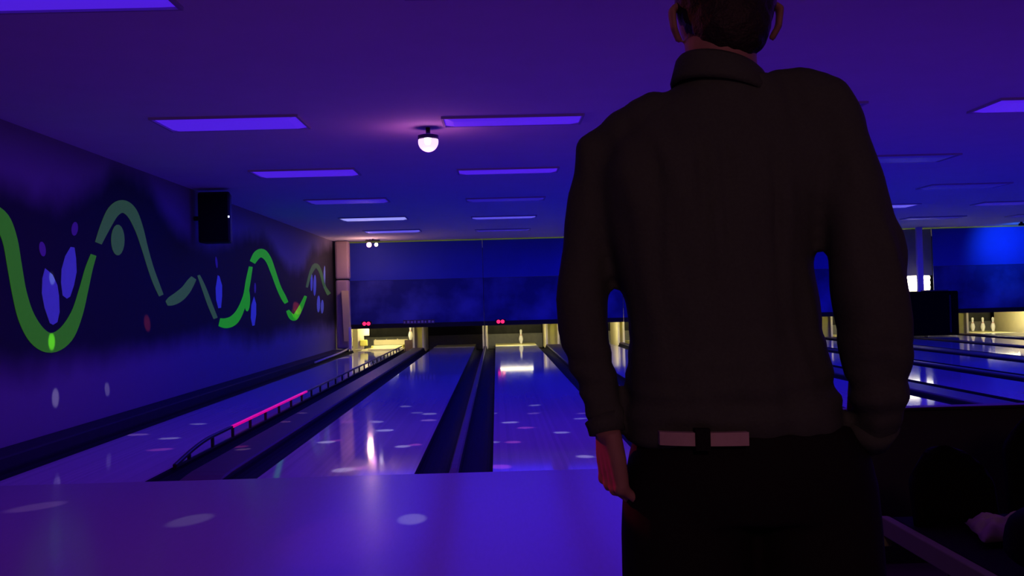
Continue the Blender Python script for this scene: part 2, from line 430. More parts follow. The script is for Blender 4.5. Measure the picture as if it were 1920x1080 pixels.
# ------------------------------------------------------------------ wall speaker
sp_c = at_y(401, 407, 13.4)
spk = empty('wall_speaker', (sp_c.x, 13.4, sp_c.z))
tag(spk, 'black loudspeaker cabinet mounted high on the mural wall', 'speaker')
bm = bmesh.new(); hw, hh = 0.215, 0.335
pts = [(-hw, 0), (hw, 0), (hw*0.72, 0.32), (-hw, 0.32)]
a = [bm.verts.new((px, py, -hh)) for px, py in pts]; b = [bm.verts.new((px, py, hh)) for px, py in pts]
for i in range(4): bm.faces.new((a[i], a[(i+1) % 4], b[(i+1) % 4], b[i]))
bm.faces.new(a[::-1]); bm.faces.new(b)
obj('cabinet', bm, M_BLACK, spk, bevel=0.03)
box('grille', -hw+0.03, hw-0.03, -0.012, -0.001, -hh+0.03, hh-0.03, mat('speaker_grille', (0.006, 0.006, 0.007), 0.8, 0.1, noise_scale=150, noise_amt=0.5), spk, bevel=0.02)
box('status_light', hw-0.028, hw-0.010, -0.016, -0.001, -0.012, 0.012, mat('white_led', (1, 1, 1), 0.4, 0.3, emit=(0.75, 0.8, 1), estr=1.6), spk)
tube_bm = bmesh.new(); tube(tube_bm, [(-hw+0.05, 0.16, 0), (WALL_X-sp_c.x+0.01, 0.16, 0)], 0.03, 8)
obj('wall_bracket', tube_bm, M_BLACK, spk)

# ------------------------------------------------------------------ disco projectors
def disco(loc, r, m, label):
    t = empty('disco_light', loc)
    tag(t, label, 'disco light', 'disco lights')
    bm = bmesh.new(); lathe(bm, [(r*0.9, r*0.25), (r*1.02, r*0.3), (r*1.02, r*0.62), (r*0.5, r*0.75), (r*0.22, r*0.8), (r*0.22, CEIL-loc[2])], 24); obj('base', bm, M_BLACK, t)
    bm = bmesh.new()
    lathe(bm, [(r*math.cos(i*PI/14), -r*math.sin(i*PI/14)) for i in range(-1, 7)]+[(r*0.03, -r)], 20); obj('dome', bm, m, t)
    return t
dl = at_y(803, 266, 9.2)
M_DOME = mat('lit_crystal_dome', (0.8, 0.7, 0.9), 0.2, 0.5, emit=(1.0, 0.62, 1.0), estr=1.25)
DISCO = disco(dl, 0.092, M_DOME, 'glowing pink white crystal dome light hanging from the ceiling')
bm = bmesh.new(); ball(bm, (0, -0.045, -0.005), (0.052, 0.052, 0.052), 16, 10)
obj('lamp', bm, mat('disco_lamp', (1, 1, 1), 0.3, 0.3, emit=(1.0, 0.9, 1.0), estr=4.0), DISCO)
pl = bpy.data.lights.new('dome_glow', 'POINT'); pl.energy = 3.0; pl.color = (1.0, 0.18, 0.75); pl.shadow_soft_size = 0.09
po = bpy.data.objects.new('dome_glow', pl); C.objects.link(po); po.parent = DISCO; po.location = (0, -0.02, -0.16)
f1 = at_y(692, 459, 24.6); f2 = at_y(705.5, 460, 24.6)
t = empty('twin_party_light', (f1.x, 24.6, f1.z)); tag(t, 'small twin party light with pink and white lamps below the ceiling at the pin end', 'party light')
box('mount', -0.10, f2.x-f1.x+0.08, 0.04, 0.09, 0.09, 0.12, M_BLACK, t)
box('stem', (f2.x-f1.x)/2-0.015, (f2.x-f1.x)/2+0.015, 0.05, 0.08, 0.12, CEIL-f1.z, M_BLACK, t)
for dx, r, col, k in ((0, 0.062, (1.0, 0.35, 0.95), 4.0), (f2.x-f1.x, 0.046, (0.8, 0.75, 1.0), 3.0)):
    bm = bmesh.new(); ball(bm, (dx, 0.0, 0), r, 14, 10); ob = obj('lamp', bm, mat('party_lamp_%d' % int(k), (1, 1, 1), 0.3, 0.3, emit=col, estr=k), t, smooth=True)
    bm = bmesh.new(); lathe(bm, [(r*0.95, 0.0), (r*1.2, 0.02), (r*1.2, 0.09), (r*0.5, 0.12)], 14, (dx, 0, 0), 'y'); obj('lamp_housing', bm, M_BLACK, t)
pl = bpy.data.lights.new('pink_glow', 'POINT'); pl.energy = 17.0; pl.color = (1.0, 0.50, 0.42); pl.shadow_soft_size = 0.06
po = bpy.data.objects.new('pink_glow', pl); C.objects.link(po); po.parent = t; po.location = (-0.05, -0.25, -0.35)

WHT = (0.80, 0.74, 1.0); PNK = (1.0, 0.16, 0.72); RED = (1.0, 0.08, 0.10); AMB = (1.0, 0.45, 0.10); LIL = (0.9, 0.5, 1.0)
# beams: photo spot, surface, colour, power, radius of the spot in metres
floor_spots = [((760,762),WHT,1,.10),((782,774),WHT,.6,.10),((805,776),WHT,1.1,.12),((706,791),WHT,1.1,.11),((721,807),WHT,1.4,.13),
 ((804,788),LIL,.8,.12),((653,791),PNK,.8,.12),((1003,760),WHT,.9,.10),((1001,775),LIL,.5,.10),((924,775),WHT,.8,.08),((956,792),WHT,1.2,.12),
 ((985,802),PNK,.9,.11),((1053,811),WHT,1.1,.10),((962,829),PNK,.9,.10),((925,829),WHT,.8,.08),((938,875),PNK,.9,.12),((1097,856),WHT,1.4,.09),
 ((1088,785),WHT,.8,.09),((1092,775),LIL,.5,.08),((70,950),LIL,.8,.16),((358,975),WHT,.9,.15),((772,973),WHT,1.6,.12),((612,829),WHT,1.3,.11),((632,826),PNK,.6,.09),
 ((645,881),WHT,1.3,.12),((675,878),PNK,.9,.10),((755,837),WHT,1.2,.10),((778,834),PNK,.8,.09),((257,815),LIL,.7,.12),((318,822),WHT,1.0,.11),
 ((300,843),PNK,.7,.12),((372,795),WHT,.9,.10),((445,843),PNK,1.4,.10),((452,848),WHT,1.4,.08),((530,795),LIL,1.4,.10),((565,778),WHT,1.6,.08),((690,690),LIL,.5,.2),((640,1005),PNK,.22,.45)]
L0 = Vector(dl)+Vector((0, -0.02, -0.13))
for (px, py), c, k, r in floor_spots:
    T = at_z(px, py, 0.0); d = (T-L0).length
    spot('beam', L0, T, c, (430 if py < 900 else 170)*k*d*d/16, max(0.012, 1.5*r/d), DISCO, 0.6)
wall_spots = [((104,746),WHT,2.0,.085),((201,730),WHT,1.3,.07),((96,641),(0.9,1.0,0.2),5.0,.08),((97,521),WHT,1.0,.07),((276,606),RED,8,.10),((553,588),(1,.25,.05),16,.12),((557,578),RED,40,.14)]
for (px, py), c, k, r in wall_spots:
    T = at_x(px, py, WALL_X); d = (T-L0).length
    spot('beam', L0, T, c, 170*k*d*d/16, max(0.012, 2*r/d), DISCO, 0.6)

# ------------------------------------------------------------------ pin end: masking, kickbacks, pits
def mask_material(name, base, patch, scale):
    m = bpy.data.materials.new(name); m.use_nodes = True
    nt = m.node_tree; b = nt.nodes['Principled BSDF']
    tc = nt.nodes.new('ShaderNodeTexCoord'); n = nt.nodes.new('ShaderNodeTexNoise'); n.inputs['Scale'].default_value = scale; n.inputs['Detail'].default_value = 5
    mr = nt.nodes.new('ShaderNodeMapRange'); mr.inputs['From Min'].default_value = 0.45; mr.inputs['From Max'].default_value = 0.7
    mx = nt.nodes.new('ShaderNodeMix'); mx.data_type = 'RGBA'; mx.inputs['A'].default_value = (*base, 1); mx.inputs['B'].default_value = (*patch, 1)
    nt.links.new(tc.outputs['Object'], n.inputs['Vector']); nt.links.new(n.outputs['Fac'], mr.inputs['Value']); nt.links.new(mr.outputs[0], mx.inputs['Factor'])
    nt.links.new(mx.outputs['Result'], b.inputs['Base Color']); b.inputs['Roughness'].default_value = 0.6; b.inputs['Specular IOR Level'].default_value = 0.2
    return m
M_MASK_UP = mask_material('dark_blue_masking', (0.035, 0.060, 0.52), (0.040, 0.066, 0.60), 0.8)
M_MASK_LO = mask_material('scenic_masking', (0.018, 0.026, 0.22), (0.07, 0.09, 0.50), 1.1)
M_TRIM = mat('fluorescent_trim', s2l(120, 130, 60), 0.6, 0.2, emit=s2l(110, 135, 40), estr=0.32)
MB, MM, MT = 0.57, 1.76, CEIL-0.035
def seam(i): return (lanes[2*i+1]+LW+lanes[2*i+2])/2
edges = [WALL_X+0.32]+[seam(i) for i in range(0, 5)]+[RIGHT_X]
PAIRN = ['first','second','third','fourth','fifth','sixth']
for i in range(6):
    x0, x1 = edges[i]+0.006, edges[i+1]-0.006
    if i == 4: x0 = at_y(1750, 500, MASK_Y).x
    for nm, z0, z1, mm in (('upper', MM+0.004, MT, M_MASK_UP), ('lower', MB, MM-0.004, M_MASK_LO)):
        t = empty('masking_panel', (x0, MASK_Y, z0))
        tag(t, f'{nm} dark blue masking panel above the {PAIRN[i]} pair of lanes from the mural wall', 'masking panel', 'masking panels')
        box('panel', 0, x1-x0, 0, 0.03, 0, z1-z0, mm, t)
        if nm == 'lower': box('bottom_rail', 0, x1-x0, -0.01, 0.05, -0.012, 0.10, M_BLACK, t)
    tr = box('cornice_trim', edges[i]+0.01, edges[i+1]-0.01, MASK_Y-0.035, MASK_Y-0.005, MT, MT+0.022, M_TRIM)
    tag(tr, f'thin yellow green strip topping the masking of the {PAIRN[i]} lane pair from the mural wall', 'trim', 'masking top strips')

M_TUBE = mat('warm_pit_tube', (1, 1, 1), 0.4, 0.3, emit=(1.0, 0.92, 0.55), estr=26)
M_TUBE_DIM = mat('warm_pit_tube_low', (1, 1, 1), 0.4, 0.3, emit=(1.0, 0.86, 0.46), estr=26)
lit = {0: M_TUBE_DIM, 2: M_TUBE, 3: M_TUBE, 4: M_TUBE, 7: M_TUBE, 9: M_TUBE, 10: M_TUBE}
for k, lx in enumerate(lanes):
    if k in lit:
        t = empty('pit_light', (lx+LW/2, 25.95, 0.620)); tag(t, f'warm fluorescent strip light above the pin deck of the {ORD[k]} lane from the mural wall', 'strip light', 'pin deck lights')
        bm = bmesh.new(); lathe(bm, [(0.02, -0.42), (0.02, 0.42)], 10, (0, 0, -0.035), 'x'); obj('light_tube', bm, lit[k], t)
        box('housing', -0.48, 0.48, -0.05, 0.05, 0.0, 0.04, M_CREAM, t)
        for s in (-1, 1): box('tube_holder', s*0.435-0.015, s*0.435+0.015, -0.02, 0.02, -0.055, 0.0, M_CREAM, t)
        for s in (-1, 1): box('hanger', s*0.3-0.01, s*0.3+0.01, -0.01, 0.01, 0.04, CEIL-0.620, M_BLACK, t)
    if k in lit:
        l = bpy.data.lights.new('tube_light', 'AREA'); l.shape = 'RECTANGLE'; l.size = 0.84; l.size_y = 0.04; l.energy = 11.0; l.color = (1.0, 0.90, 0.50)
        lo = bpy.data.objects.new('tube_light', l); C.objects.link(lo); lo.parent = t; lo.location = (0, 0.025, -0.05); lo.rotation_euler = (math.radians(62), 0, 0)
    t = empty('pin_pit', (lx+LW/2, 28.2, 0)); tag(t, f'dark pin pit with hanging curtain behind the {ORD[k]} lane from the mural wall', 'pin pit', 'pin pits')
    bm = bmesh.new(); n = 24; hw = LW/2+GW
    a = [bm.verts.new((-hw+2*hw*i/n, 0.015*math.sin(i*1.3), 0.25)) for i in range(n+1)]; b = [bm.verts.new((-hw+2*hw*i/n, 0.022*math.sin(i*1.3+0.4), 1.2)) for i in range(n+1)]
    for i in range(n): bm.faces.new((a[i], a[i+1], b[i+1], b[i]))
    c_ = obj('curtain', bm, M_CURTAIN, t, smooth=True); sd = c_.modifiers.new('thick', 'SOLIDIFY'); sd.thickness = 0.012
    box('cushion', -hw, hw, -0.08, -0.015, -0.15, 0.26, M_CUSHION, t, bevel=0.015)

# kickback partitions between lanes
def kickback(x0, x1, label, mside, mface):
    t = empty('kickback', ((x0+x1)/2, MASK_Y+0.6, 0)); tag(t, label, 'partition', 'kickback partitions')
    w = (x1-x0)/2
    box('side_board', -w, -w+0.025, 0.06, 1.7, -0.10, 0.9, mside, t); box('side_board', w-0.025, w, 0.06, 1.7, -0.10, 0.9, mside, t)
    box('front_post', -w, -w+0.05*min(1, w/0.06), 0.0, 0.06, -0.10, 0.9, mside, t); box('front_post', w-0.05*min(1, w/0.06), w, 0.0, 0.06, -0.10, 0.9, mside, t)
    if w > 0.08: box('front_panel', -w+0.05, w-0.05, 0.03, 0.06, -0.10, 0.9, mface, t)
    return t
for k in range(len(lanes)-1):
    x0 = lanes[k]+LW+GW; x1 = lanes[k+1]-GW
    if x1-x0 < 0.15: x0 -= 0.03; x1 += 0.03
    kickback(x0, x1, f'pale partition between pin decks of the {ORD[k]} and {ORD[k+1]} lanes from the mural wall', M_CREAM, M_YELLOW)
kickback(lanes[0]-GW-0.10, lanes[0]-GW-0.02, 'pale board partition at the pin deck beside the mural wall column', M_CREAM, M_YELLOW)

# bowling pins
PIN_PROF = [(0.026,0),(0.029,0.004),(0.036,0.03),(0.046,0.065),(0.056,0.095),(0.0605,0.118),(0.057,0.15),(0.045,0.19),(0.031,0.225),(0.0236,0.254),(0.0245,0.28),(0.0295,0.31),(0.0323,0.343),(0.029,0.362),(0.018,0.377),(0.004,0.381)]
pin_bm = bmesh.new(); lathe(pin_bm, PIN_PROF, 20)
p0 = obj('bowling_pin', pin_bm, M_PIN, smooth=True)
bm = bmesh.new(); lathe(bm, [(0.0318,0.226),(0.0322,0.23),(0.0290,0.238),(0.0283,0.238)], 20); s0 = obj('neck_stripe', bm, mat('red_stripe', (0.5, 0.02, 0.02), 0.4, 0.4), p0)
first = [True]
def pin(x, y, z, label, group=None):
    if first[0]: o = p0; first[0] = False
    else:
        o = p0.copy(); C.objects.link(o); s = s0.copy(); C.objects.link(s); s.parent = o
    o.location = (x, y, z); o['label'] = label; o['category'] = 'bowling pin'; o['group'] = 'bowling pins'
q = at_y(977, 640, 27.45); pin(q.x, 27.45, 0.004, 'lone white bowling pin standing on the third lane from the mural wall')
q = at_y(770, 636, 26.5); PIN1X = q.x
pin(PIN1X, 26.5, 0.215, 'lone white bowling pin on a box at the end of the bumper rail')
q = at_y(1556, 620, 27.4); pin(q.x, 27.4, 0.004, 'white bowling pin on the eighth lane from the mural wall')
for i, (px, Y) in enumerate(((1805,27.75),(1824,27.6),(1843,27.45),(1862,27.3))):
    q = at_y(px, 615, Y); pin(q.x, Y, 0.004, f'{ORD[i]} pin of the slanting row on the tenth lane, counted from the pit')

# sweep boards of the first lane
lx = lanes[0]
t = empty('pin_sweep', (lx+LW/2, 27.1, 0)); tag(t, 'cream sweep board lowered across the pin deck of the first lane', 'pin sweep')
box('sweep_board', -LW/2+0.19, LW/2+0.03, 0.0, 0.05, 0.075, 0.215, M_CREAM, t, bevel=0.012)
box('lower_board', -LW/2+0.19, LW/2-0.04, -0.55, -0.50, 0.02, 0.09, M_CREAM, t, bevel=0.008)
box('sweep_foot', -LW/2+0.19, LW/2-0.03, -1.25, -0.6, 0.005, 0.03, M_CREAM, t, bevel=0.006)
for s in (LW/2-0.06, -LW/2+0.22): box('sweep_arm', s-0.02, s+0.02, -0.6, 0.06, 0.03, 0.08, M_YELLOW, t)
for s in (-0.55, 0.0, 0.55): box('bolt', s*LW/2-0.015, s*LW/2+0.015, -0.012, 0.0, 0.215, 0.235, M_CREAM, t)
t = box('sweep_gearbox', PIN1X-0.15, PIN1X+0.055, 26.4, 26.6, -0.155, 0.214, M_CAP, bevel=0.01); tag(t, 'dark low box at the end of the bumper rail under the lone pin', 'box')
t = empty('sweep_post', (lx-0.02, 26.25, 0)); tag(t, 'pale upright sweep post in the first lane gutter next to the mural wall column', 'post')
box('upright', -0.10, 0.06, 0, 0.06, 0.012, 0.60, M_CREAM, t, bevel=0.01); box('foot', -0.18, 0.10, -0.02, 0.08, 0.005, 0.012, M_CREAM, t); box('bracket', -0.04, 0.16, -0.05, 0.0, 0.10, 0.26, M_YELLOW, t, bevel=0.02); box('cap', 0.04, 0.20, 0, 0.06, 0.36, 0.60, M_CREAM, t, bevel=0.01)
# short cream gutter bumper at the far left
bm = bmesh.new(); tube(bm, [(lanes[0]-GW*0.5, 25.3, 0.12), (lanes[0]-GW*0.8, 23.5, 0.05), (lanes[0]-GW*0.9, 20.6, 0.02)], 0.022, 8)
tag(obj('gutter_bar', bm, M_CREAM, smooth=True), 'slim pale bar leading along the gutter to the pale sweep post', 'bar')

# foreground flagpole column by the mural end
t = empty('wall_column', (-3.86, 25.05, 0)); tag(t, 'pale pinkish column at the pin end of the mural wall', 'column')
M_COL = mat('pale_pink_column', (0.48, 0.36, 0.34), 0.7, 0.3, noise_scale=4, noise_amt=0.08)
c0 = at_y(627, 455, 25.0).x; c1 = at_y(653, 455, 25.0).x
zs = at_y(640, 524, 25.0).z
box('upper_shaft', c0+3.86, c1+3.86, -0.05, 0.25, zs+0.006, CEIL-0.01, M_COL, t, bevel=0.05)
box('lower_shaft', c0+3.86, c1+3.86-0.02, -0.05, 0.25, 0.09, zs-0.006, M_COL, t, bevel=0.05)
box('joint_band', c0+3.88, c1+3.85, -0.045, 0.24, zs-0.006, zs+0.006, M_BLACK, t)
a0, a1, b0, b1 = at_y(640,545,24.9), at_y(653,545,24.9), at_y(645,640,24.9), at_y(657,640,24.9)
bm = bmesh.new()
vv = [bm.verts.new((p.x, Y, p.z)) for Y in (24.9, 24.96) for p in (a0, a1, b1, b0)]
for f in ((0,1,2,3),(7,6,5,4),(0,4,5,1),(1,5,6,2),(2,6,7,3),(3,7,4,0)): bm.faces.new([vv[i] for i in f])
tag(obj('leaning_board', bm, mat('straw_board', (0.85, 0.72, 0.30), 0.6, 0.2)), 'narrow yellowish board leaning against the pale column', 'board')
q = at_y(656.5, 646, 24.7)
tag(box('short_post', q.x-0.03, q.x+0.03, 24.7, 24.76, 0.09, q.z+0.42, mat('white_post', (0.85, 0.8, 0.7), 0.5, 0.3), bevel=0.01), 'short white post at the foot of the leaning board', 'post')

# red lane indicators
M_RED = mat('red_indicator', (0.5, 0.02, 0.06), 0.4, 0.3, emit=(1.0, 0.02, 0.13), estr=1.5)
for px, py, who in ((687, 607, 'first'), (938.5, 603, 'third')):
    q = at_y(px, py, MASK_Y-0.06); t = empty('lane_indicator', (q.x, q.y, q.z)); tag(t, f'twin red indicator lights above the {who} lane from the mural wall', 'indicator light', 'red lane indicators')
    box('housing', -0.13, 0.13, 0.01, 0.05, -0.06, 0.06, M_BLACK, t)
    for s in (-1, 1):
        bm = bmesh.new(); ball(bm, (s*0.052, 0, 0), (0.048, 0.02, 0.048), 12, 8); obj('red_light', bm, M_RED, t, smooth=True)
# faint sign strip on the masking bottom above lane one
q0 = at_y(756, 604, MASK_Y-0.03); q1 = at_y(815, 604, MASK_Y-0.03)
t = empty('sign_strip', ((q0.x+q1.x)/2, MASK_Y-0.03, q0.z)); tag(t, 'faint violet lettered strip on the masking edge between the first and second lanes', 'sign')
hw = (q1.x-q0.x)/2
box('strip', -hw, hw, 0, 0.012, -0.05, 0.05, mat('strip_back', (0.07, 0.06, 0.10), 0.6, 0.2), t)
for i in range(9):
    w = hw*2/9
    box('glyph', -hw+i*w+w*0.15, -hw+i*w+w*(0.8 if i % 3 else 0.6), -0.004, 0.0, -0.03, 0.03 if i % 2 else 0.02, mat('strip_letter', (0.35, 0.32, 0.5), 0.6, 0.2), t)

# opening in the masking further right: grey sheet, work light, post, dark cover
q0 = at_y(1660, 432, 25.8); q1 = at_y(1748, 516, 25.8)
tag(box('grey_sheet', q0.x, q1.x, 25.8, 25.83, q1.z, CEIL-0.03, M_SHEET), 'plain grey sheet closing the gap in the masking behind the violet post', 'sheet')
w0 = at_y(1690, 516, 26.0); w1 = at_y(1746, 545, 26.0)
t = empty('work_light', ((w0.x+w1.x)/2, 26.0, w1.z)); tag(t, 'bright white work light below the grey sheet beside the violet post', 'work light')
W = (w1.x-w0.x)/2; H = w0.z-w1.z
M_WORK = mat('work_light_glow', (1, 1, 1), 0.4, 0.3, emit=(1.0, 0.95, 0.78), estr=9.0)
for zz in (0.16, 0.45, 0.75):
    bm = bmesh.new(); lathe(bm, [(0.035, -W*0.92), (0.035, W*0.92)], 10, (0, 0, H*zz+0.02), 'x'); obj('light_tube', bm, M_WORK, t, smooth=True)
box('reflector', -W, W, 0.05, 0.08, -0.01, H, mat('reflector_cream', (0.85, 0.82, 0.65), 0.5, 0.3), t)
box('hanger', -0.04, 0.04, 0.085, 0.115, H-0.1, CEIL-w1.z, M_BLACK, t)
q0 = at_y(1727, 500, 25.2); q1 = at_y(1738, 500, 25.2)
tag(box('violet_post', q0.x, q1.x, 25.4, 25.5, 0.03, CEIL, M_POST, bevel=0.01), 'slim violet post in front of the bright work light', 'post')
q0 = at_y(1680, 548, 25.0); q1 = at_y(1800, 622, 25.0)
t = empty('machine_cover', ((q0.x+q1.x)/2, 25.0, 0)); tag(t, 'black machine cover below the bright work light at the lane ends', 'machine cover')
W = (q1.x-q0.x)/2
box('cover', -W+0.14, W, 0.02, 0.30, 0.03, q0.z, M_MATTE, t, bevel=0.03); box('lid', -W+0.75, W-0.25, 0, 0.31, q0.z, q0.z+0.03, mat('cover_lid', (0.06, 0.05, 0.08), 0.5, 0.3), t, bevel=0.01)
box('front_rib', -W+0.2, -W+0.24, 0.0, 0.02, 0.1, q0.z-0.1, M_LEDGE, t); box('front_rib', W-0.24, W-0.2, 0.0, 0.02, 0.1, q0.z-0.1, M_LEDGE, t)
# blue wash lamp for the masking at the right
wl_o = empty('blue_wash_light', (12.7, 24.3, CEIL)); tag(wl_o, 'small ceiling wash light in front of the masking over the tenth lane', 'wash light')
bm = bmesh.new(); lathe(bm, [(0.03, 0.0), (0.03, -0.03), (0.06, -0.04), (0.07, -0.09), (0.05, -0.095)], 14); obj('can', bm, M_BLACK, wl_o)
spot('wash_beam', (12.7, 24.3, CEIL-0.12), (13.0, 25.6, 2.2), (0.02, 0.20, 1.0), 135, 1.7, wl_o, 1.0, 0.05)

# ------------------------------------------------------------------ seating at the right
M_TRIMB = mat('lilac_bench_edge', (0.13, 0.17, 0.075), 0.8, 0.05, noise_scale=30, noise_amt=0.08)
M_SHELL = mat('black_seat_shell', (0.004, 0.004, 0.003), 0.9, 0.03)
cp = box('floor_carpet', 1.12, 6.0, 1.2, 4.85, 0.0005, 0.004, mat('dark_plum_carpet', (0.055, 0.035, 0.035), 0.95, 0.02, noise_scale=90, noise_amt=0.25)); struct(cp, 'dark plum carpet under the bench seats')
t = empty('bench_seat', (1.6, 2.7, 0.004)); tag(t, 'dark bench seat with a lilac grey front edge beside the standing person', 'bench')
BX, BZ = 1.20, 0.44
def bw(x): return x-1.6
box('seat_slab', bw(BX+0.03), bw(2.2), -0.9, 0.52, BZ-0.05, BZ, M_SHELL, t, bevel=0.008)
box('edge_trim', bw(BX), bw(BX+0.03), -0.9, 0.52, BZ-0.055, BZ+0.002, M_TRIMB, t, bevel=0.004)
box('end_cap', bw(BX-0.004), bw(BX+0.03), 0.50, 0.535, BZ-0.09, BZ, M_TRIMB, t, bevel=0.004)
box('base', bw(BX+0.18), bw(2.1), -0.8, 0.45, 0.0, BZ-0.05, M_SHELL, t)
def shell(cx, cy, w, top):
    bm = bmesh.new(); n, k = 14, 10; g = []
    for j in range(k+1):
        v = j/k; z = BZ+0.001+(top-BZ)*v; row = []
        ww = w/2*(1-0.75*max(0, v-0.55)**2/0.2025*0.55)
        for i in range(n+1):
            u = -1+2*i/n; zc = z-(0.25*(top-BZ))*max(0, v-0.5)*2*(abs(u)**3)
            row.append(bm.verts.new((bw(cx)+u*ww, cy-2.7+0.06*v-0.05*u*u, zc)))
        g.append(row)
    for j in range(k):
        for i in range(n): bm.faces.new((g[j][i], g[j][i+1], g[j+1][i+1], g[j+1][i]))
    o = obj('seat_shell', bm, M_SHELL, t, smooth=True); s = o.modifiers.new('thick', 'SOLIDIFY'); s.thickness = 0.03; s.offset = 0
    return o
shell(1.385, 3.12, 0.25, 0.665); shell(1.80, 3.10, 0.52, 0.845)
pt = empty('low_partition', (2.0, 4.3, 0.004)); tag(pt, 'low dark brown partition behind the bench seats', 'partition')
box('panel', -0.75, 1.9, 0, 0.05, 0.0, 0.645, mat('brown_partition', (0.030, 0.036, 0.028), 0.9, 0.05, noise_scale=8, noise_amt=0.15), pt); box('top_rail', -0.77, 1.92, -0.012, 0.062, 0.645, 0.66, M_BLACK, pt, bevel=0.004)
# folded cloth
bm = bmesh.new(); n = 18; g = []
c = Vector((1.445, 2.91, BZ+0.008))
for j in range(n+1):
    row = []
    for i in range(n+1):
        u, v = -1+2*i/n, -1+2*j/n
        k = 1-0.25*noise.noise((u*1.3, v*1.3, 4.0)); rr = min(1, math.hypot(u, v)**4*0.25)
        z = 0.010+0.05*max(0, 1-max(abs(u), abs(v))**4)*(0.7+0.6*noise.noise((u*2.5, v*2.5, 1.0)))
        row.append(bm.verts.new((c.x+u*0.085*k+v*0.03, c.y+v*0.10*k*(1-0.2*u), c.z+z)))
    g.append(row)
for j in range(n):
    for i in range(n): bm.faces.new((g[j][i], g[j][i+1], g[j+1][i+1], g[j+1][i]))
ck = obj('folded_cloth', bm, mat('lilac_cloth', (0.24, 0.30, 0.14), 0.9, 0.05, noise_scale=40, noise_amt=0.1, bump=0.2), smooth=True)
s = ck.modifiers.new('thick', 'SOLIDIFY'); s.thickness = 0.004; s.offset = 1
tag(ck, 'crumpled lilac grey cloth lying on the bench seat', 'cloth')
# rounded bag with red tab
t = empty('shoulder_bag', (1.41, 2.47, BZ+0.008)); tag(t, 'black rounded bag with a small red mark on the bench seat', 'bag')
bm = bmesh.new(); ball(bm, (0, 0, 0), 1, 20, 14)
for v in bm.verts:
    p = v.co.copy(); f = 1+0.05*noise.noise(p*2.0)
    v.co = Vector((math.copysign(abs(p.x)**0.8, p.x)*0.17*f, math.copysign(abs(p.y)**0.8, p.y)*0.13*f, 0.092+math.copysign(abs(p.z)**0.75, p.z)*0.09*f))
obj('bag_body', bm, M_SHELL, t, smooth=True)
bm = bmesh.new(); tube(bm, [(-0.09, 0, 0.165), (-0.06, 0, 0.195), (0.0, 0, 0.205), (0.06, 0, 0.195), (0.09, 0, 0.165)], 0.008, 8); obj('bag_handle', bm, M_SHELL, t, smooth=True)
mk = box('red_mark', -0.075, -0.06, -0.137, -0.118, 0.03, 0.05, mat('red_mark', (0.6, 0.03, 0.08), 0.5, 0.3, emit=(0.6, 0.02, 0.06), estr=0.35), t, bevel=0.003)

# ------------------------------------------------------------------ the person
PY = 1.70
def body_mesh(bm, name, voxel, m, parent=None, smooth_it=6, fold=None):
    me = bpy.data.meshes.new(name+'_raw'); bmesh.ops.recalc_face_normals(bm, faces=bm.faces[:]); bm.to_mesh(me); bm.free()
    tmp = bpy.data.objects.new(name+'_raw', me); C.objects.link(tmp)
    r = tmp.modifiers.new('remesh', 'REMESH'); r.mode = 'VOXEL'; r.voxel_size = voxel; r.use_smooth_shade = True
    sm = tmp.modifiers.new('smooth', 'SMOOTH'); sm.factor = 0.5; sm.iterations = smooth_it
    dg = bpy.context.evaluated_depsgraph_get(); out = bpy.data.meshes.new_from_object(tmp.evaluated_get(dg))
    bpy.data.objects.remove(tmp, do_unlink=True); out.name = name
    if fold:
        nr = [v.normal.copy() for v in out.vertices]
        for v, nn in zip(out.vertices, nr): v.co += nn*fold(v.co)
    out.materials.clear(); out.materials.append(m)
    for p in out.polygons: p.use_smooth = True
    o = bpy.data.objects.new(name, out); C.objects.link(o)
    if parent: o.parent = parent
    return o
def px(x, y, dY=0.0): return at_y(x, y, PY+dY)
S = F/PY                                        # pixels per metre at the person
def loft(bm, rings, seg=32):
    """rings: (centre, half width, half depth, squareness)"""
    R = []
    for c, a, b, sq in rings:
        ring = []
        for k in range(seg):
            t_ = 2*PI*k/seg; cs, sn = math.cos(t_), math.sin(t_)
            ring.append(bm.verts.new((c.x+a*math.copysign(abs(cs)**sq, cs), c.y+b*math.copysign(abs(sn)**sq, sn)-0.0, c.z)))
        R.append(ring)
    for a, b in zip(R, R[1:]):
        for k in range(seg): bm.faces.new((a[k], a[(k+1) % seg], b[(k+1) % seg], b[k]))
    bm.faces.new(R[0]); bm.faces.new(R[-1][::-1])
def capsule_chain(bm, pts, seg=16):
    P = [p for p, r in pts]; Rr = [r for p, r in pts]
    tube(bm, P, Rr, seg)
    for p, r in ((P[0], Rr[0]), (P[-1], Rr[-1])):
        rr = r if not isinstance(r, (tuple, list)) else (r[0]+r[1])/2
        ball(bm, p, rr*0.98, 14, 9)

M_SKIN = mat('skin', (0.22, 0.13, 0.11), 0.6, 0.2, noise_scale=30, noise_amt=0.06)
M_SHIRT = mat('dark_charcoal_shirt', (0.040, 0.058, 0.045), 0.85, 0.10, noise_scale=180, noise_amt=0.18, bump=0.15)
M_TROUS = mat('black_trousers', (0.006, 0.006, 0.006), 0.85, 0.1, noise_scale=120, noise_amt=0.15)
M_HAIR = mat('dark_short_hair', (0.010, 0.008, 0.008), 0.6, 0.25, noise_scale=200, noise_amt=0.4, bump=0.4)

# joints (left side of the picture is the person's left)
l_sh, l_el, l_wr = px(1140, 318, 0.05), px(1098, 590, 0.06), px(1140, 808, 0.00)
r_sh, r_el, r_wr = px(1568, 235, -0.02), px(1632, 560, -0.06), px(1612, 812, 0.02)
